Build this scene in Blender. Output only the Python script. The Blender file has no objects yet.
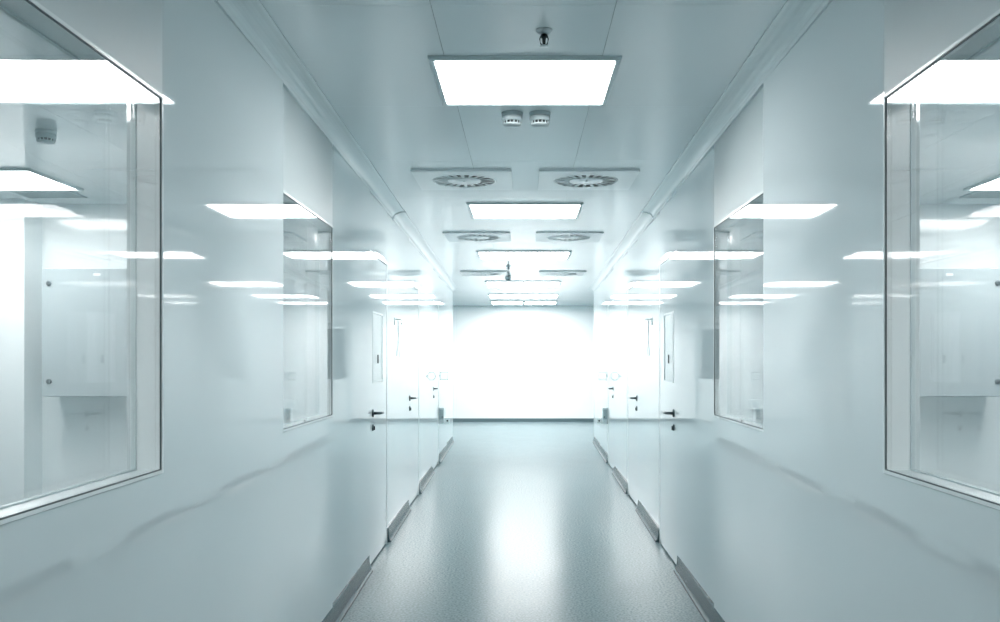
import bpy, bmesh, math, random
from mathutils import Vector
random.seed(4)
scene = bpy.context.scene
COL = scene.collection

# ---------------------------------------------------------------- measures
F = 900.0 / 1000.0            # focal length in frame widths
EYE = 1.36                    # camera height
CH = 1.15                     # ceiling above the eye
CZ = EYE + CH                 # ceiling height
W = 0.885                     # corridor half width at the camera
K = 17.0 / 900.0              # the walls stand slightly splayed: corridor widens with depth
WT = 0.075                    # wall panel thickness
END = 19.5                    # end wall of the cross hall
COR = 14.75                   # corridor walls stop here
BACK = -2.6                   # wall behind the camera
HALL = 6.5                    # half length of the cross hall
VPX, VPY = 523.3, 359.0

def depth_c(y):               # depth of a ceiling point seen at image row y
    return 900 * CH / (VPY - y)

# ---------------------------------------------------------------- materials
def new_mat(name):
    m = bpy.data.materials.new(name)
    m.use_nodes = True
    nt = m.node_tree
    return m, nt, nt.nodes["Principled BSDF"]

def plain(name, col, rough=0.4, metal=0.0, spec=0.5, bump=0.0, bscale=40.0, rvar=0.0, ior=1.5):
    m, nt, p = new_mat(name)
    p.inputs["IOR"].default_value = ior
    p.inputs["Base Color"].default_value = (*col, 1)
    p.inputs["Roughness"].default_value = rough
    p.inputs["Metallic"].default_value = metal
    p.inputs["Specular IOR Level"].default_value = spec
    tc = nt.nodes.new("ShaderNodeTexCoord")
    n = nt.nodes.new("ShaderNodeTexNoise")
    n.inputs["Scale"].default_value = bscale
    n.inputs["Detail"].default_value = 3
    nt.links.new(tc.outputs["Object"], n.inputs["Vector"])
    if rvar:
        mr = nt.nodes.new("ShaderNodeMapRange")
        mr.inputs["To Min"].default_value = max(0.0, rough - rvar)
        mr.inputs["To Max"].default_value = rough + rvar
        nt.links.new(n.outputs["Fac"], mr.inputs["Value"])
        nt.links.new(mr.outputs["Result"], p.inputs["Roughness"])
    if bump:
        b = nt.nodes.new("ShaderNodeBump")
        b.inputs["Strength"].default_value = bump
        b.inputs["Distance"].default_value = 0.01
        nt.links.new(n.outputs["Fac"], b.inputs["Height"])
        nt.links.new(b.outputs["Normal"], p.inputs["Normal"])
    return m

WALLC = (0.66, 0.735, 0.755)
M = {}
M["wall"] = plain("wall_panel", WALLC, 0.035, ior=2.7, bump=0.0012, bscale=1.2, rvar=0.01)
M["room_wall"] = plain("side_room_wall", (0.77, 0.815, 0.825), 0.08, ior=1.5, rvar=0.02)
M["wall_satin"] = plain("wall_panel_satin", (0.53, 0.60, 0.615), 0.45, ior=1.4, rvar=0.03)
M["wall_matt"] = plain("wall_matt", (0.81, 0.845, 0.855), 0.35, spec=0.4, rvar=0.05)
M["ceiling"] = plain("ceiling_panel", (0.71, 0.765, 0.785), 0.10, ior=1.6, bump=0.008, bscale=1.3, rvar=0.03)
M["seam"] = plain("sealant", (0.60, 0.70, 0.72), 0.4)
M["seam_dark"] = plain("dark_gasket", (0.07, 0.10, 0.11), 0.5)
M["white"] = plain("white_powder_coat", (0.80, 0.86, 0.87), 0.25, rvar=0.04)
M["door"] = plain("door_leaf", (0.67, 0.735, 0.75), 0.035, ior=2.7, rvar=0.01)
M["cove"] = plain("cove_profile", (0.66, 0.73, 0.745), 0.07, ior=1.8, rvar=0.03)
M["base"] = plain("vinyl_cove", (0.055, 0.092, 0.105), 0.25, spec=0.3, rvar=0.05)
M["door_frame"] = plain("grey_door_frame", (0.42, 0.50, 0.52), 0.35)
M["gap_black"] = plain("black_gap_shade", (0.02, 0.03, 0.033), 0.5)
M["base_dark"] = plain("dark_skirting", (0.09, 0.14, 0.155), 0.35)
M["steel"] = plain("dark_steel", (0.09, 0.12, 0.13), 0.3, metal=0.7)
M["chrome"] = plain("brushed_steel", (0.45, 0.5, 0.52), 0.3, metal=0.9)
M["black"] = plain("black_plastic", (0.012, 0.02, 0.023), 0.45)
M["grey"] = plain("grey_paint", (0.30, 0.39, 0.41), 0.3)
M["pale"] = plain("pale_grey_plastic", (0.56, 0.65, 0.67), 0.35)
M["detector"] = plain("detector_plastic", (0.47, 0.55, 0.57), 0.4)
M["plate"] = plain("diffuser_plate", (0.76, 0.81, 0.825), 0.25, spec=0.5)
M["frame"] = plain("light_frame", (0.46, 0.55, 0.57), 0.3)
M["cabinet"] = plain("cabinet_paint", (0.37, 0.43, 0.45), 0.3, bump=0.01, bscale=200)
M["frost"] = plain("grey_door_glazing", (0.14, 0.20, 0.22), 0.15)

def floor_mat():
    m, nt, p = new_mat("vinyl_floor")
    tc = nt.nodes.new("ShaderNodeTexCoord")
    n1 = nt.nodes.new("ShaderNodeTexNoise"); n1.inputs["Scale"].default_value = 75; n1.inputs["Detail"].default_value = 4
    n2 = nt.nodes.new("ShaderNodeTexNoise"); n2.inputs["Scale"].default_value = 2.2; n2.inputs["Detail"].default_value = 3
    mp = nt.nodes.new("ShaderNodeMapping"); mp.inputs["Scale"].default_value = (9.0, 60.0, 1)
    n3 = nt.nodes.new("ShaderNodeTexNoise"); n3.inputs["Scale"].default_value = 1.0; n3.inputs["Detail"].default_value = 5
    L = nt.links.new
    for n in (n1, n2): L(tc.outputs["Object"], n.inputs["Vector"])
    L(tc.outputs["Object"], mp.inputs["Vector"]); L(mp.outputs["Vector"], n3.inputs["Vector"])
    r = nt.nodes.new("ShaderNodeValToRGB")
    r.color_ramp.elements[0].position = 0.33; r.color_ramp.elements[0].color = (0.12, 0.182, 0.20, 1)
    r.color_ramp.elements[1].position = 0.66; r.color_ramp.elements[1].color = (0.235, 0.31, 0.328, 1)
    L(n1.outputs["Fac"], r.inputs["Fac"])
    L(r.outputs["Color"], p.inputs["Base Color"])
    mr = nt.nodes.new("ShaderNodeMapRange"); mr.inputs["To Min"].default_value = 0.19; mr.inputs["To Max"].default_value = 0.27
    L(n2.outputs["Fac"], mr.inputs["Value"]); L(mr.outputs["Result"], p.inputs["Roughness"])
    b = nt.nodes.new("ShaderNodeBump"); b.inputs["Strength"].default_value = 0.05; b.inputs["Distance"].default_value = 0.004
    L(n3.outputs["Fac"], b.inputs["Height"])
    b2 = nt.nodes.new("ShaderNodeBump"); b2.inputs["Strength"].default_value = 0.08; b2.inputs["Distance"].default_value = 0.002
    L(n1.outputs["Fac"], b2.inputs["Height"]); L(b.outputs["Normal"], b2.inputs["Normal"])
    L(b2.outputs["Normal"], p.inputs["Normal"])
    p.inputs["Specular IOR Level"].default_value = 0.045
    return m
M["floor"] = floor_mat()

def glass_mat():
    m = bpy.data.materials.new("window_glass"); m.use_nodes = True
    nt = m.node_tree; nt.nodes.clear()
    out = nt.nodes.new("ShaderNodeOutputMaterial")
    mix = nt.nodes.new("ShaderNodeMixShader")
    tr = nt.nodes.new("ShaderNodeBsdfTransparent"); tr.inputs["Color"].default_value = (0.985, 0.99, 0.99, 1)
    gl = nt.nodes.new("ShaderNodeBsdfGlossy"); gl.inputs["Roughness"].default_value = 0.0
    lw = nt.nodes.new("ShaderNodeLayerWeight"); lw.inputs["Blend"].default_value = 0.5
    pw = nt.nodes.new("ShaderNodeMath"); pw.operation = 'POWER'; pw.inputs[1].default_value = 5
    ma = nt.nodes.new("ShaderNodeMath"); ma.operation = 'MULTIPLY_ADD'; ma.inputs[1].default_value = 0.95; ma.inputs[2].default_value = 0.045
    L = nt.links.new
    L(lw.outputs["Facing"], pw.inputs[0]); L(pw.outputs[0], ma.inputs[0]); L(ma.outputs[0], mix.inputs[0])
    L(tr.outputs[0], mix.inputs[1]); L(gl.outputs[0], mix.inputs[2]); L(mix.outputs[0], out.inputs[0])
    return m
M["glass"] = glass_mat()

def emit(name, strength, col=(1.0, 0.988, 0.975)):
    m, nt, p = new_mat(name)
    p.inputs["Base Color"].default_value = (0.8, 0.85, 0.86, 1)
    p.inputs["Emission Color"].default_value = (*col, 1)
    p.inputs["Emission Strength"].default_value = strength
    return m
S_COR, S_HALL, S_ROOM = 16.5, 24.5, 21.0
M["lamp"] = emit("lit_diffuser_corridor", S_COR)
M["lamp_hall"] = emit("lit_diffuser_hall", S_HALL)
M["lamp_room"] = emit("lit_diffuser_room", S_ROOM)

# ---------------------------------------------------------------- mesh helpers
class MB:
    """collects shapes in world space; build() links them as ONE mesh object"""
    def __init__(s, T=None):
        s.bm = bmesh.new(); s.T = T or (lambda x, y, z: (x, y, z)); s.mi = 0
    def v(s, x, y, z):
        return s.bm.verts.new(s.T(x, y, z))
    def f(s, vs, smooth=False):
        try:
            fc = s.bm.faces.new(vs); fc.material_index = s.mi; fc.smooth = smooth
            return fc
        except ValueError:
            return None
    def box(s, x0, x1, y0, y1, z0, z1):
        V = [s.v(x, y, z) for z in (z0, z1) for y in (y0, y1) for x in (x0, x1)]
        for q in ((0, 1, 3, 2), (4, 6, 7, 5), (0, 4, 5, 1), (2, 3, 7, 6), (0, 2, 6, 4), (1, 5, 7, 3)):
            s.f([V[i] for i in q])
        return s
    def bbox(s, x0, x1, y0, y1, z0, z1, r=0.004, seg=2):
        """box with rounded edges"""
        n0 = len(s.bm.verts)
        before = set(s.bm.edges)
        s.box(x0, x1, y0, y1, z0, z1)
        ed = [e for e in s.bm.edges if e not in before]
        res = bmesh.ops.bevel(s.bm, geom=ed, offset=r, segments=seg, affect='EDGES', profile=0.5)
        for fc in res["faces"]:
            fc.material_index = s.mi
        return s
    def prism(s, prof, y0, y1, cap=True, smooth=False):
        """profile [(x,z)] swept along y"""
        A = [s.v(x, y0, z) for x, z in prof]; B = [s.v(x, y1, z) for x, z in prof]
        n = len(prof)
        for i in range(n):
            s.f([A[i], A[(i + 1) % n], B[(i + 1) % n], B[i]], smooth)
        if cap:
            s.f(list(reversed(A))); s.f(B)
        return s
    def lathe(s, c, prof, n=32, axis='z', smooth=True):
        """profile [(r,h)] about an axis through c"""
        rings = []
        for r, h in prof:
            ring = []
            for i in range(n):
                a = 2 * math.pi * i / n
                if r < 1e-6 and i: ring.append(ring[0]); continue
                u, w = r * math.cos(a), r * math.sin(a)
                if axis == 'z': p = (c[0] + u, c[1] + w, c[2] + h)
                elif axis == 'x': p = (c[0] + h, c[1] + u, c[2] + w)
                else: p = (c[0] + u, c[1] + h, c[2] + w)
                ring.append(s.v(*p))
            rings.append(ring)
        for a, b in zip(rings, rings[1:]):
            for i in range(n):
                q = []
                for vv in (a[i], a[(i + 1) % n], b[(i + 1) % n], b[i]):
                    if vv not in q: q.append(vv)
                if len(q) >= 3: s.f(q, smooth)
        return s
    def tube(s, pts, r, n=10):
        rings = []
        P = [Vector(p) for p in pts]
        for i, p in enumerate(P):
            t = (P[min(i + 1, len(P) - 1)] - P[max(i - 1, 0)]).normalized()
            u = t.cross(Vector((0, 0, 1)))
            if u.length < 1e-3: u = t.cross(Vector((1, 0, 0)))
            u.normalize(); w = t.cross(u)
            rings.append([s.v(*(p + r * (math.cos(2 * math.pi * k / n) * u + math.sin(2 * math.pi * k / n) * w))) for k in range(n)])
        for a, b in zip(rings, rings[1:]):
            for k in range(n):
                s.f([a[k], a[(k + 1) % n], b[(k + 1) % n], b[k]], True)
        s.f(rings[0]); s.f(rings[-1])
        return s
    def build(s, name, mats, parent=None):
        bmesh.ops.recalc_face_normals(s.bm, faces=s.bm.faces[:])
        lo = Vector((1e9,) * 3); hi = -lo
        for v in s.bm.verts:
            for i in range(3):
                lo[i] = min(lo[i], v.co[i]); hi[i] = max(hi[i], v.co[i])
        o = Vector(((lo.x + hi.x) / 2, (lo.y + hi.y) / 2, lo.z))
        for v in s.bm.verts: v.co -= o
        me = bpy.data.meshes.new(name); s.bm.to_mesh(me); s.bm.free()
        for m in (mats if isinstance(mats, (list, tuple)) else [mats]): me.materials.append(M[m])
        ob = bpy.data.objects.new(name, me); COL.objects.link(ob)
        base = Vector((0, 0, 0)); p = parent
        while p is not None:
            base += p.location; p = p.parent
        ob.parent = parent; ob.location = o - base
        return ob

def tag(o, label, cat, group=None):
    o["label"] = label; o["category"] = cat
    if group: o["group"] = group
    return o
def struct(o, label, cat="wall"):
    o["kind"] = "structure"; o["label"] = label; o["category"] = cat
    return o
def thing(name, loc, label, cat, group=None):
    o = bpy.data.objects.new(name, None); COL.objects.link(o); o.location = loc; o.empty_display_size = 0.1
    return tag(o, label, cat, group)
def sroot(name, loc, label, cat):
    o = bpy.data.objects.new(name, None); COL.objects.link(o); o.location = loc; o.empty_display_size = 0.1
    return struct(o, label, cat)

def side_map(sd):
    """w = distance outward from the corridor's axis, y = depth, z; the walls splay by K"""
    return lambda w, y, z: (sd * (w + K * y), y, z)
def panel_map(sd):
    """the same for what sits in the wall: each panel is set a hair off the line of the wall, its far edge a few mm proud"""
    def T(w, y, z):
        t = 0.0
        for a, b, k in PANELS:
            if a <= y <= b:
                t = TILT * (y - (a + b) / 2); break
        return (sd * (w - t + K * y), y, z)
    return T
TILT = 0.013

SIDE = {-1: "left", 1: "right"}

# ---------------------------------------------------------------- shell
W1 = (1.0, 2.295); W2 = (3.54, 4.55)
SILL, HEAD = EYE - 0.2915, EYE + 0.673
DOORS = [(5.79, 6.64), (8.10, 9.05), (10.76, 11.70)]
DHEAD = EYE + 0.715
PANELS = [(BACK, -1.2, 'b'), (-1.2, -0.1, 'b'), (-0.1, 1.0, 'b'), (*W1, 'w'), (W1[1], W2[0], 'b'), (*W2, 'w'), (W2[1], DOORS[0][0], 'b'),
          (*DOORS[0], 'd'), (DOORS[0][1], DOORS[1][0], 'b'), (*DOORS[1], 'd'), (DOORS[1][1], DOORS[2][0], 'b'),
          (*DOORS[2], 'd'), (DOORS[2][1], 13.2, 'b'), (13.2, COR, 'b')]
G = 0.0012
m = MB(); m.box(-HALL - .1, HALL + .1, BACK - .1, END + .1, -0.08, 0.0)
struct(m.build("floor", "floor"), "grey speckled glossy vinyl floor of the corridor", "floor")

for sd in (-1, 1):
    T = panel_map(sd)
    m = MB(T)
    for a, b, k in PANELS:
        m.mi = 0
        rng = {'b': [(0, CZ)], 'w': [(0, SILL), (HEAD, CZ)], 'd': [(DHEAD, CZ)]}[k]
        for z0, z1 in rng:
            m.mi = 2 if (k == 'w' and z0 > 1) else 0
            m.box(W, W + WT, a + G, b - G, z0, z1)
            m.mi = 1
            m.box(W + 0.003, W + WT - 0.003, b - G, b + G, z0, z1)
            m.mi = 0
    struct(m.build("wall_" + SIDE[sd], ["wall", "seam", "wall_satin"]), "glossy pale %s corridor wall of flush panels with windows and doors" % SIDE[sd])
    T = side_map(sd)
    # cove between wall and ceiling, in two lengths with a joint sleeve
    r0, r1 = 0.085, 0.052
    def cove_prof(e=0.0):
        P = [(W + .012, CZ), (W + .012, CZ - r1 - .010 - e), (W - .007 - e, CZ - r1 - .010 - e), (W - .010 - e, CZ - r1 - e)]
        for i in range(1, 8):
            t = math.pi / 2 * i / 8
            # concave arc bulging towards the corner
            P.append((W - r0 + (r0 - .010) * math.cos(t) - e, CZ - r1 - .0 + (r1 - .008) * math.sin(t) - e))
        P += [(W - r0 - e, CZ - .008 - e), (W - r0 - .010 - e, CZ - .006 - e), (W - r0 - .010 - e, CZ)]
        return P
    m = MB(T); m.prism(cove_prof(), BACK, 7.0, smooth=False); m.prism(cove_prof(), 7.04, 15.0 - .25)
    m.prism(cove_prof(0.004), 6.98, 7.06)
    struct(m.build("trim_%d" % (1 if sd < 0 else 2), "cove"), "pale coved trim along the top of the %s wall" % SIDE[sd], "trim")
    # coved skirting, one length between doorways
    m = MB(T)
    def base_prof():
        P = [(W + .012, 0.0), (W + .012, 0.106), (W - .006, 0.106), (W - .009, 0.100)]
        for i in range(1, 6):
            t = math.pi / 2 * i / 6
            P.append((W - .009 - .018 * (1 - math.cos(t)), 0.100 - .085 * math.sin(t)))
        P += [(W - .030, 0.010), (W - .032, 0.0)]
        return P
    for a, b in ((BACK, DOORS[0][0] - .03), (DOORS[0][1] + .04, DOORS[1][0] - .02), (DOORS[1][1] + .03, DOORS[2][0] - .02), (DOORS[2][1] + .03, COR)):
        m.prism(base_prof(), a, b)
    struct(m.build("baseboard_" + SIDE[sd], "base"), "grey coved baseboard along the %s wall broken at the doors" % SIDE[sd], "baseboard")

# ceiling: panels with fine joints over a backing
m = MB()
xs = [-HALL, -4.6, -3.4, -2.2, -0.30, 0.30, 2.2, 3.4, 4.6, HALL]
ys = [BACK, -.3, .95, 2.2, 2.93, 4.10, 5.22, 6.4, 7.5, 8.9, 10.6, 12.6, 13.2, 15.2, 17.4, END]
m.mi = 0
for x0, x1 in zip(xs, xs[1:]):
    for y0, y1 in zip(ys, ys[1:]):
        m.box(x0 + .0007, x1 - .0007, y0 + .0007, y1 - .0007, CZ, CZ + .03)
m.mi = 1
m.box(-HALL, HALL, BACK, END, CZ + .006, CZ + .06)
struct(m.build("ceiling", ["ceiling", "seam"]), "glossy pale panelled ceiling with fine joints", "ceiling")

def wall(name, x0, x1, y0, y1, mat, label):
    mm = MB(); mm.box(x0, x1, y0, y1, 0, CZ)
    return struct(mm.build(name, mat), label)
wall("wall_end", -HALL, HALL, END, END + .1, "wall_matt", "bright white end wall of the cross hall")
wall("wall_back", -HALL, HALL, BACK - .1, BACK, "wall_matt", "white wall closing the corridor behind")
wall("wall_hall_left", -HALL - .1, -HALL, BACK, END, "wall_matt", "white outer wall at the left of the building")
wall("wall_hall_right", HALL, HALL + .1, BACK, END, "wall_matt", "white outer wall at the right of the building")
ROOM = 6.70
for sd in (-1, 1):
    a, b = sorted((sd * (W + WT + K * COR - .0), sd * HALL))
    wall("wall_partition_" + SIDE[sd], a, b, COR - .1, COR, "wall", "white partition facing the cross hall on the %s" % SIDE[sd])
    a, b = sorted((sd * (W + WT + K * ROOM + .002), sd * HALL))
    wall("wall_room_" + SIDE[sd], a, b, ROOM, ROOM + .1, "room_wall", "pale far wall of the %s side room" % SIDE[sd])
    a, b = sorted((sd * 5.0, sd * 5.08))
    wall("wall_side_" + SIDE[sd], a, b, BACK, ROOM, "wall_matt", "pale outer wall of the %s side room" % SIDE[sd])
m = MB(); m.box(-HALL, HALL, END - .014, END, 0, .075)
struct(m.build("baseboard_end", "base_dark"), "dark grey baseboard at the foot of the end wall", "baseboard")

# ---------------------------------------------------------------- windows in the corridor walls
def window(n, sd, d0, d1, label):
    T = panel_map(sd)
    cx, cy, _ = T(W, (d0 + d1) / 2, 0)
    r = sroot("window_%d" % n, (cx, cy, SILL), label, "window")
    e = 0.0015
    def ring(mb, w0, w1, t, g):
        a, b, z0, z1 = d0 + g, d1 - g, SILL + g, HEAD - g
        mb.box(w0, w1, a, b, z0, z0 + t); mb.box(w0, w1, a, b, z1 - t, z1)
        mb.box(w0, w1, a, a + t, z0 + t, z1 - t); mb.box(w0, w1, b - t, b, z0 + t, z1 - t)
    mb = MB(T); ring(mb, W - .003, W + WT + .003, .008, e); mb.build("frame", "white", r)
    mb = MB(T); ring(mb, W - .001, W + .0022, .003, e + .008); mb.build("gasket", "seam_dark", r)
    g = e + .0117
    mb = MB(T); mb.box(W + .001, W + .007, d0 + g, d1 - g, SILL + g, HEAD - g); mb.build("pane", "glass", r)
    mb = MB(T); ring(mb, W + WT - .012, W + WT, .0035, e + .008); mb.build("gasket", "seam", r)
    mb = MB(T); mb.box(W + WT - .009, W + WT - .003, d0 + g, d1 - g, SILL + g, HEAD - g); mb.build("pane", "glass", r)
window(1, -1, *W1, "large flush glazed window in the left wall beside the camera")
window(2, -1, *W2, "flush window halfway along the left wall, just before the first door")
window(3, 1, *W1, "large flush glazed window in the right wall beside the camera")
window(4, 1, *W2, "flush window halfway along the right wall, just before the first door")

# ---------------------------------------------------------------- doors in the corridor walls
def lever(root, T, d, z, out=W):
    mb = MB(T)
    mb.lathe((out, d, z), [(0, 0), (.026, 0), (.026, -.007), (.023, -.010), (0, -.010)], 20, 'x')
    h = mb.build("handle", "steel", root)
    mb = MB(T)
    mb.tube([(out - .008, d, z), (out - .038, d, z), (out - .050, d + .012, z), (out - .052, d + .035, z), (out - .052, d + .10, z - .002), (out - .048, d + .135, z - .004)], .0095)
    mb.build("lever", "steel", h)
    mb = MB(T)
    mb.lathe((out, d, z - .095), [(0, 0), (.022, 0), (.022, -.006), (.019, -.009), (0, -.009)], 20, 'x')
    l = mb.build("lock_plate", "steel", root)
    mb = MB(T); mb.bbox(out - .016, out - .008, d - .005, d + .005, z - .112, z - .086, .002)
    mb.build("lock_cylinder", "black", l)

def door(n, sd, d0, d1, label, vision=False):
    T = panel_map(sd)
    cx, cy, _ = T(W, (d0 + d1) / 2, 0)
    r = sroot("door_%d" % n, (cx, cy, 0), label, "door")
    mb = MB(T)
    t = .022
    mb.box(W - .002, W + WT, d0 + .002, d0 + t, 0, DHEAD - .002); mb.box(W - .002, W + WT, d1 - t, d1 - .002, 0, DHEAD - .002)
    mb.box(W - .002, W + WT, d0 + t, d1 - t, DHEAD - t, DHEAD - .002)
    mb.box(W + .046, W + WT, d0 + t, d0 + t + .03, 0, DHEAD - t); mb.box(W + .046, W + WT, d1 - t - .03, d1 - t, 0, DHEAD - t)
    mb.build("frame", "white", r)
    mb = MB(T); mb.box(W + .012, W + .05, d0 + t, d1 - t, DHEAD - t - .006, DHEAD - t); mb.build("head_gap_shade", "gap_black", r)  # black strip paints the shade in the gap above the leaf
    a, b, z0, z1 = d0 + t + .0025, d1 - t - .0025, .014, DHEAD - t - .006
    mb = MB(T)
    if vision:
        va, vb, vz0, vz1 = a + .17, a + .60, 1.20, 1.68
        mb.box(W, W + .045, a, va, z0, z1); mb.box(W, W + .045, vb, b, z0, z1)
        mb.box(W, W + .045, va, vb, z0, vz0); mb.box(W, W + .045, va, vb, vz1, z1)
    else:
        mb.bbox(W, W + .045, a, b, z0, z1, .002, 1)
    leaf = mb.build("leaf", "door", r)
    if vision:
        mb = MB(T); q = .014
        for x in ((va, va + q, vz0, vz1), (vb - q, vb, vz0, vz1), (va + q, vb - q, vz0, vz0 + q), (va + q, vb - q, vz1 - q, vz1)):
            mb.box(W - .002, W + .03, *x)
        f = mb.build("vision_panel", "white", leaf)
        mb = MB(T); mb.box(W + .003, W + .018, va + q, vb - q, vz0 + q, vz1 - q); mb.build("backing", "white", leaf)
        mb = MB(T); mb.bbox(W - .003, W + .006, va + .22, va + .245, 1.33, 1.39, .003)
        mb.build("dark_bar", "black", leaf)  # small dark upright bar on the panel
    mb = MB(T); mb.box(W + .010, W + .035, d0 + t, d1 - t, .0005, .013); mb.build("foot_gap_shade", "black", r)  # dark gap under the leaf, its shade laid in as a black strip
    lever(r, T, d0 + .19 if n in (1, 4) else d0 + .17, 1.0)
nm = {1: "first", 2: "second", 3: "third"}
for i, (a, b) in enumerate(DOORS):
    for sd in (-1, 1):
        door(i + 1 + (0 if sd < 0 else 3), sd, a, b, "%s flush white door along the %s wall%s" % (nm[i + 1], SIDE[sd], ", with narrow vision panel" if i == 0 else ""), i == 0)

# doors in the end wall, to either side of the corridor's mouth
def end_door(n, sd):
    x0, x1, top = 1.59, 2.24, 2.14
    T = lambda x, y, z: (sd * x, y, z)
    r = sroot("door_%d" % n, (sd * (x0 + x1) / 2, END, 0), "white door with grey glazed upper half in the end wall, %s end" % SIDE[sd], "door")
    y = END - .03
    mb = MB(T)
    mb.box(x0, x0 + .05, y - .02, END, 0, top); mb.box(x1 - .05, x1, y - .02, END, 0, top); mb.box(x0 + .05, x1 - .05, y - .02, END, top - .05, top)
    mb.build("frame", "door_frame", r)
    mb = MB(T)
    a, b = x0 + .056, x1 - .056
    ga, gb, g0, g1 = a + .06, b - .06, .93, top - .13
    mb.box(a, b, y, END, .01, g0); mb.box(a, b, y, END, g1, top - .055)
    mb.box(a, ga, y, END, g0, g1); mb.box(gb, b, y, END, g0, g1)
    mb.box(a + .05, b - .05, y - .006, y, .12, g0 - .10)
    lf = mb.build("leaf", "white", r)
    mb = MB(T); mb.box(ga, gb, y + .010, y + .016, g0, g1); mb.build("glazing", "frost", lf)
    mb = MB(T)
    for z in (.3, 1.85): mb.bbox(x1 - .075, x1 - .03, y - .034, y - .02, z, z + .13, .003)
    mb.build("hinges", "grey", r)
    mb = MB(T); mb.tube([(a + .04, y, 1.0), (a + .04, y - .05, 1.0), (a + .15, y - .05, 1.0)], .01)
    mb.build("handle", "steel", r)
end_door(7, -1); end_door(8, 1)

# ---------------------------------------------------------------- ceiling lights
def ceiling_light(cx, cy, wx, wy, label, mat, group, b=.024):
    t = thing("ceiling_light", (cx, cy, CZ - .014), label, "ceiling light", group)
    x0, x1, y0, y1 = cx - wx / 2, cx + wx / 2, cy - wy / 2, cy + wy / 2
    mb = MB(); d = .014
    def ringp(o, z): return [(x0 - o, y0 - o, z), (x1 + o, y0 - o, z), (x1 + o, y1 + o, z), (x0 - o, y1 + o, z)]
    prof = [(b, CZ), (b, CZ - d * .5), (b * .75, CZ - d), (b * .1, CZ - d), (0, CZ - d * .6), (0, CZ)]
    rings = [[mb.v(*p) for p in ringp(o, z)] for o, z in prof]
    for A, B in zip(rings, rings[1:]):
        for i in range(4): mb.f([A[i], A[(i + 1) % 4], B[(i + 1) % 4], B[i]])
    mb.build("frame", "frame", t)
    mb = MB(); mb.box(x0 + .0005, x1 - .0005, y0 + .0005, y1 - .0005, CZ - .006, CZ - .001)
    mb.build("diffuser", mat, t)
    return t
def px_light(xl, xr, ytop, ybot, label, mat="lamp", group="square panel lights along the corridor ceiling"):
    """from the lit panel's outline in the photograph: columns at its middle depth, rows of its near and far edges"""
    y0, y1 = depth_c(ytop), depth_c(ybot); ym = (y0 + y1) / 2
    x0, x1 = (xl - VPX) * ym / 900, (xr - VPX) * ym / 900
    return ceiling_light((x0 + x1) / 2, ym, x1 - x0, y1 - y0, label, mat, group)
px_light(441.5, 608, 57.6, 101.8, "largest square ceiling light, nearest, in front of the twin smoke detectors")
px_light(472.3, 577.6, 203.2, 217, "second square ceiling light, between the first and second pairs of air diffusers")
px_light(480, 568, 251, 258.3, "third square ceiling light, just beyond the second pair of air diffusers")
px_light(487.6, 558.5, 281.3, 286.3, "fourth square ceiling light, just beyond the last pair of air diffusers")
px_light(490, 557, 294.3, 297.6, "wide single ceiling light at the mouth of the cross hall", "lamp_hall", "panel lights of the cross hall")
px_light(492, 522.0, 301.4, 304.0, "left of the two short ceiling lights close to the end wall", "lamp_hall", "panel lights of the cross hall")
px_light(525.0, 555.5, 301.4, 304.0, "right of the two short ceiling lights close to the end wall", "lamp_hall", "panel lights of the cross hall")
for sd in (-1, 1):
    ceiling_light(sd * 3.3, 17.0, 1.2, .6, "ceiling light over the %s arm of the cross hall" % SIDE[sd], "lamp_hall", "panel lights of the cross hall")
ceiling_light(0.0, 0.2, .66, .62, "added unseen ceiling light above the near end of the corridor, over the camera", "lamp", "square panel lights along the corridor ceiling")  # out-of-view panel added to light the near end
for sd in (-1, 1):
    xm = sd * (3.0 + .45)
    ceiling_light(xm, 5.76, .9, .62, "ceiling light inside the %s room, in front of its wall cabinet" % SIDE[sd], "lamp_room", "ceiling lights of the side rooms")
    ceiling_light(sd * 1.5, 4.8, .6, .6, "added hidden ceiling light inside the %s room, tucked behind the wall between both windows" % SIDE[sd], "lamp_room", "ceiling lights of the side rooms")  # hidden panel added to brighten the far wall behind the smaller window
    ceiling_light(sd * 2.1, 0.6, 1.2, .62, "added unseen ceiling light inside the %s room, close to its big window" % SIDE[sd], "lamp_room", "ceiling lights of the side rooms")  # out-of-view panel added to light the room and the window reveal

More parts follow.
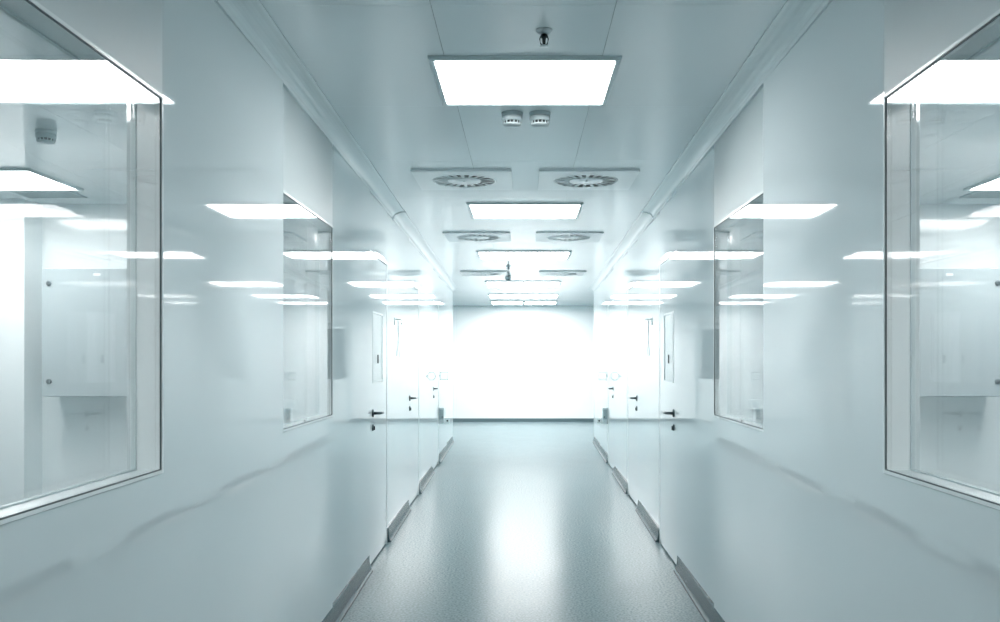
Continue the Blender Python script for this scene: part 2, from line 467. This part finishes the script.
# ---------------------------------------------------------------- swirl air diffusers
def air_diffuser(cx, cy, label):
    R = .305; drop = .0; lip = .013
    zb = CZ - drop - lip           # underside of the plate
    t = thing("air_diffuser", (cx, cy, zb), label, "air vent", "square swirl air diffusers on the corridor ceiling")
    n = 48; ro = .203
    mb = MB()
    # underside with a round opening, and an upturned rim
    def sq(a, r):
        c, s_ = math.cos(a), math.sin(a); k = r / max(abs(c), abs(s_)); return (cx + c * k, cy + s_ * k)
    A = []; B = []; C = []; D = []
    for i in range(n):
        a = 2 * math.pi * (i + .0) / n + math.pi / 4
        A.append(mb.v(cx + ro * math.cos(a), cy + ro * math.sin(a), zb + .004))
        C.append(mb.v(cx + (ro + .006) * math.cos(a), cy + (ro + .006) * math.sin(a), zb))
        B.append(mb.v(*sq(a, R), zb)); D.append(mb.v(*sq(a, R), zb + lip))
    for i in range(n):
        j = (i + 1) % n
        mb.f([A[i], A[j], C[j], C[i]]); mb.f([C[i], C[j], B[j], B[i]]); mb.f([B[i], B[j], D[j], D[i]])
    E_ = [mb.v(cx + ro * math.cos(2 * math.pi * i / n + math.pi / 4), cy + ro * math.sin(2 * math.pi * i / n + math.pi / 4), zb + lip) for i in range(n)]
    for i in range(n):
        j = (i + 1) % n
        mb.f([D[i], D[j], E_[j], E_[i]]); mb.f([E_[i], E_[j], A[j], A[i]])
    mb.build("plate", ["plate"], t)
    mb = MB(); mb.box(cx - .215, cx + .215, cy - .215, cy + .215, zb + lip - .005, CZ); mb.build("neck", "black", t)
    mb = MB(); nb = 20
    for i in range(nb):
        a = 2 * math.pi * i / nb
        for (r0, r1, wd0, wd1) in ((.105, .196, .0070, .0135),):
            ca, sa = math.cos(a), math.sin(a)
            V = []
            for z, tw in ((zb + .001, 0.0), (zb + .004, 0.0)):
                for r, wd in ((r0, wd0), (r1, wd1)):
                    for q in (-1, 1):
                        u = q * wd
                        V.append(mb.v(cx + r * ca - u * sa, cy + r * sa + u * ca, z + (0.0015 if q > 0 else 0)))
            for q in ((0, 1, 3, 2), (4, 6, 7, 5), (0, 4, 5, 1), (2, 3, 7, 6), (0, 2, 6, 4), (1, 5, 7, 3)): mb.f([V[k] for k in q])
    mb.lathe((cx, cy, zb), [(.1955, 0.0), (.1955, .012), (.2025, .012), (.2025, 0.0), (.1955, 0.0)], 48)
    mb.build("swirl_blades", "plate", t)
    mb = MB(); mb.lathe((cx, cy, zb), [(0, -.001), (.102, -.001), (.110, .001), (.110, .008), (0, .008)], 40)
    hb = mb.build("hub", "plate", t)
    mb = MB(); mb.lathe((cx, cy, zb - .001), [(0, -.003), (.008, -.002), (.010, 0.0)], 12); mb.build("screw", "chrome", hb)
    return t
rows = [(5.76, .39, "nearest"), (8.44, .424, "middle"), (12.05, .516, "farthest")]
for y, x, wd in rows:
    for sd in (-1, 1):
        air_diffuser(sd * x + (.012 if y < 7 else 0), y, "%s of the %s pair of square swirl air diffusers on the ceiling" % (SIDE[sd], wd))

# ---------------------------------------------------------------- smoke detectors and sprinklers
def smoke_detector(cx, cy, label, r=.05, dark=False):
    c = (cx, cy, CZ)
    t = thing("smoke_detector", (cx, cy, CZ - .06), label, "smoke detector")
    body = "door_frame" if dark else "detector"
    mb = MB(); mb.lathe(c, [(0, 0), (r, 0), (r, -.012), (r * .97, -.016), (0, -.016)]); mb.build("mounting_base", body, t)
    mb = MB(); mb.lathe(c, [(0, -.016), (r * .96, -.016), (r * .96, -.034), (r * .90, -.040), (0, -.040)]); mb.build("body", body, t)
    mb = MB(); mb.lathe(c, [(0, -.040), (r * .76, -.040), (r * .74, -.052), (0, -.052)]); mb.build("chamber", "black", t)
    mb = MB()
    for i in range(14):
        a = 2 * math.pi * i / 14; ca, sa = math.cos(a), math.sin(a)
        V = []
        for z in (-.053, -.039):
            for rr in (r * .72, r * .86):
                for q in (-1, 1):
                    V.append(mb.v(cx + rr * ca - q * .0016 * sa, cy + rr * sa + q * .0016 * ca, CZ + z))
        for q in ((0, 1, 3, 2), (4, 6, 7, 5), (0, 4, 5, 1), (2, 3, 7, 6), (0, 2, 6, 4), (1, 5, 7, 3)): mb.f([V[k] for k in q])
    mb.build("vent_ribs", body, t)
    mb = MB(); mb.lathe(c, [(0, -.052), (r * .84, -.052), (r * .80, -.058), (r * .5, -.062), (0, -.063)]); mb.build("cap", body, t)
    return t
yd = depth_c(113)
smoke_detector((512.2 - VPX) * yd / 900, yd, "left one of the twin round smoke detectors behind the nearest ceiling light")
smoke_detector((540 - VPX) * yd / 900, yd, "right one of the twin round smoke detectors behind the nearest ceiling light")
yd = depth_c(276.2)
smoke_detector((508.3 - VPX) * yd / 900, yd, "small dark detector between the farthest pair of air diffusers", .04, True)
yd = depth_c(131)
smoke_detector((46 - VPX) * yd / 900, yd, "round smoke detector on the ceiling of the left side room")

def sprinkler(px, y, label, s=1.0):
    yd = depth_c(y); cx = (px - VPX) * yd / 900; c = (cx, yd, CZ)
    t = thing("sprinkler_head", (cx, yd, CZ - .06), label, "sprinkler")
    mb = MB(); mb.lathe(c, [(0, 0), (.030 * s, 0), (.029 * s, -.004), (.020 * s, -.014), (.013 * s, -.016), (0, -.016)], 24); mb.build("escutcheon", "chrome", t)
    mb = MB(); mb.lathe(c, [(0, -.016), (.010 * s, -.016), (.010 * s, -.028), (.007 * s, -.030), (.005 * s, -.052), (0, -.052)], 16); mb.build("bulb_body", "black", t)
    mb = MB()
    for q in (-1, 1):
        mb.tube([(cx + q * .009 * s, yd, CZ - .018), (cx + q * .015 * s, yd, CZ - .032), (cx + q * .012 * s, yd, CZ - .048), (cx, yd, CZ - .056)], .0025 * s, 6)
    mb.build("yoke", "steel", t)
    mb = MB(); mb.lathe(c, [(0, -.055), (.016 * s, -.056), (.016 * s, -.058), (0, -.059)], 16); mb.build("deflector", "chrome", t)
sprinkler(544, 30, "dark pendent sprinkler head in front of the nearest ceiling light")
sprinkler(508.3, 266, "tiny dark sprinkler head next to the farthest left air diffuser", 1.0)

# ---------------------------------------------------------------- inside the side rooms
def cabinet(sd):
    x0, x1 = 2.72, 3.454; y0, y1 = 6.45, ROOM; z0, z1 = 1.088, 2.012
    T = lambda x, y, z: (sd * x, y, z)
    t = thing("wall_cabinet", (sd * (x0 + x1) / 2, y1, z0), "grey metal cabinet on the far wall of the %s side room" % SIDE[sd], "cabinet", "wall cabinets seen through the windows")
    mb = MB(T); mb.bbox(x0, x1, y0 + .024, y1, z0, z1, .004); mb.build("body", "cabinet", t)
    mb = MB(T); mb.bbox(x0 + .003, x1 - .003, y0, y0 + .021, z0 + .004, z1 - .003, .004); dr = mb.build("door", "cabinet", t)
    for z in (z1 - .11, z0 + .11):
        mb = MB(T); mb.lathe((x1 - .055, y0, z), [(0, 0), (.019, 0), (.019, -.008), (.014, -.011), (0, -.011)], 16, 'y'); mb.build("lock", "steel", dr)
    mb = MB(T); mb.bbox(3.03, 3.08, y0 - .003, y0, z1 - .055, z1 - .038, .001); mb.build("label_plate", "white", dr)
cabinet(-1); cabinet(1)
for sd in (-1, 1):
    T = lambda x, y, z, sd=sd: (sd * x, y, z)
    mb = MB(T); mb.box(3.58, 5.0, 6.457, ROOM, 0, CZ)
    struct(mb.build("wall_chase_" + SIDE[sd], "room_wall"), "boxed-out section of the %s side room's far wall, next to the cabinet" % SIDE[sd])
    mb = MB(T)
    mb.box(3.10, 3.52, 6.14, 6.155, CZ - .008, CZ); mb.box(3.10, 3.52, 6.385, 6.40, CZ - .008, CZ)
    mb.box(3.10, 3.115, 6.155, 6.385, CZ - .008, CZ); mb.box(3.505, 3.52, 6.155, 6.385, CZ - .008, CZ)
    gx = thing("return_air_grille", (sd * 3.31, 6.27, CZ - .008), "grey slatted grille on the ceiling of the %s side room" % SIDE[sd], "air vent")
    mb.build("frame", "grey", gx)
    mb = MB(T)
    for i in range(10):
        y = 6.160 + i * .0225; mb.box(3.115, 3.505, y, y + .014, CZ - .007, CZ - .002)
    mb.build("slats", "grey", gx)
    o = thing("wall_socket", (sd * 1.73, ROOM, .98), "small white round-cornered socket on the %s room's far wall, seen through the smaller window" % SIDE[sd], "socket")
    mb = MB(T); mb.bbox(1.675, 1.785, ROOM - .02, ROOM, .98, 1.06, .008, 3); mb.build("box", "white", o)
    mb = MB(T); mb.lathe((1.73, ROOM - .02, 1.02), [(0, -.001), (.026, -.001), (.028, 0)], 20, 'y'); mb.build("cover", "pale", o)

# ---------------------------------------------------------------- small things on the corridor walls
for sd in (-1, 1):
    T = panel_map(sd); nmx = SIDE[sd]
    # hook with a cord between the first and second doors
    y = 7.15; x, yy, _ = T(W, y, 0)
    t = thing("wall_hook", (x, yy, 1.42), "thin grey hook with a hanging cord on the %s wall between first and second doors" % nmx, "hook")
    mb = MB(T); mb.bbox(W - .006, W, y - .02, y + .02, 1.63, 1.69, .002); mb.build("back_plate", "pale", t)
    mb = MB(T); mb.tube([(W - .004, y, 1.675), (W - .045, y, 1.675), (W - .058, y, 1.668), (W - .060, y, 1.645), (W - .052, y, 1.635)], .0035, 8); mb.build("arm", "pale", t)
    mb = MB(T)
    mb.tube([(W - .028, y, 1.672), (W - .026, y, 1.60), (W - .030, y, 1.52), (W - .022, y, 1.45), (W - .018, y, 1.385)], .003, 6)
    mb.tube([(W - .028, y, 1.672), (W - .031, y, 1.60), (W - .030, y, 1.50), (W - .040, y, 1.43), (W - .038, y, 1.375)], .003, 6)
    mb.build("cord", "pale", t)
    # two thin plates modelling signs that only show as wall reflections
    y = 9.95; x, yy, _ = T(W, y, 0)
    t = thing("hexagonal_reflection", (x, yy, 1.10), "reflection shaped as a small pale six-sided plate standing out from the %s wall near the third door" % nmx, "sign")
    def rim(mb, cw, cz, R, n, ph, y0, y1, q=.010):
        O = [(cw + R * math.cos(ph + 2 * math.pi * i / n), cz + R * math.sin(ph + 2 * math.pi * i / n)) for i in range(n)]
        I = [(cw + (R - q) * math.cos(ph + 2 * math.pi * i / n), cz + (R - q) * math.sin(ph + 2 * math.pi * i / n)) for i in range(n)]
        vs = [[mb.v(a, yv, b) for a, b in P] for P, yv in ((O, y0), (I, y0), (I, y1), (O, y1))]
        for A, B in zip(vs, vs[1:] + vs[:1]):
            for i in range(n): mb.f([A[i], A[(i + 1) % n], B[(i + 1) % n], B[i]])
    mb = MB(T); rim(mb, W - .058, 1.17, .052, 6, 0, y - .006, y + .006, .007); mb.build("rim", "pale", t)
    mb = MB(T); mb.prism([(W - .058 + .044 * math.cos(i * math.pi / 3), 1.17 + .044 * math.sin(i * math.pi / 3)) for i in range(6)], y - .003, y + .003); mb.build("plate", "glass", t)
    mb = MB(T); mb.box(W - .012, W, y - .004, y + .004, 1.16, 1.18); mb.build("bracket", "pale", t)
    y = 11.95; x, yy, _ = T(W, y, 0)
    t = thing("square_reflection", (x, yy, 1.06), "reflection shaped as a small pale square plate standing out from the %s wall past the third door" % nmx, "sign")
    mb = MB(T); rim(mb, W - .065, 1.135, .076, 4, math.pi / 4, y - .006, y + .006, .010); mb.build("rim", "pale", t)
    mb = MB(T); mb.box(W - .065 - .044, W - .065 + .044, y - .003, y + .003, 1.135 - .044, 1.135 + .044); mb.build("plate", "glass", t)
    mb = MB(T); mb.box(W - .016, W, y - .004, y + .004, 1.125, 1.145); mb.build("bracket", "pale", t)
    # grey box shaped after a bin reflected in the wall, and the white socket below
    y = 12.0; x, yy, _ = T(W, y, 0)
    t = thing("reflected_bin", (x, yy, .50), "reflected bin shaped as a grey box low on the %s wall past the third door" % nmx, "reflected bin")
    mb = MB(T); mb.bbox(W - .062, W, y - .06, y + .06, .50, .705, .004); mb.build("body", "pale", t)
    mb = MB(T); mb.bbox(W - .056, W - .006, y - .066, y - .06, .56, .69, .002); lid = mb.build("cover", "grey", t)
    mb = MB(T)
    mb.bbox(W - .050, W - .034, y - .069, y - .066, .58, .60, .001); mb.build("catch", "steel", lid)
    y = 12.9; x, yy, _ = T(W, y, 0)
    t = thing("socket_box", (x, yy, .44), "small white socket box beyond the grey box on the %s wall" % nmx, "socket")
    mb = MB(T); mb.bbox(W - .075, W, y - .04, y + .04, .44, .515, .006); mb.build("box", "white", t)
    mb = MB(T); mb.lathe((W - .038, y - .04, .477), [(0, -.004), (.012, -.004), (.014, 0)], 14, 'y'); mb.build("outlet", "black", t)

# ---------------------------------------------------------------- camera, world, settings
cam = bpy.data.cameras.new("camera"); co = bpy.data.objects.new("camera", cam); COL.objects.link(co)
co.location = (0, 0, EYE); co.rotation_euler = (math.pi / 2, 0, 0)
cam.sensor_width = 36; cam.lens = 36 * F
cam.shift_x = -(VPX - 500) / 1000; cam.shift_y = (VPY - 311) / 1000
cam.clip_start = 0.02; cam.clip_end = 100
scene.camera = co
w = bpy.data.worlds.new("world"); scene.world = w; w.use_nodes = True
w.node_tree.nodes["Background"].inputs[0].default_value = (0.7, 0.85, 0.9, 1)
w.node_tree.nodes["Background"].inputs[1].default_value = 0.0
vs = scene.view_settings
scene.display_settings.display_device = 'sRGB'
vs.view_transform = 'Standard'; vs.look = 'None'; vs.exposure = 0.13; vs.gamma = 1.0; vs.use_curve_mapping = False
cy = scene.cycles
cy.max_bounces = 14; cy.diffuse_bounces = 7; cy.glossy_bounces = 8; cy.transmission_bounces = 6; cy.transparent_max_bounces = 24
cy.caustics_reflective = False; cy.caustics_refractive = False
cy.sample_clamp_indirect = 12
cy.use_adaptive_sampling = False
cy.use_denoising = True
cy.denoising_prefilter = 'ACCURATE'
try: cy.denoiser = 'OPENIMAGEDENOISE'
except Exception: pass
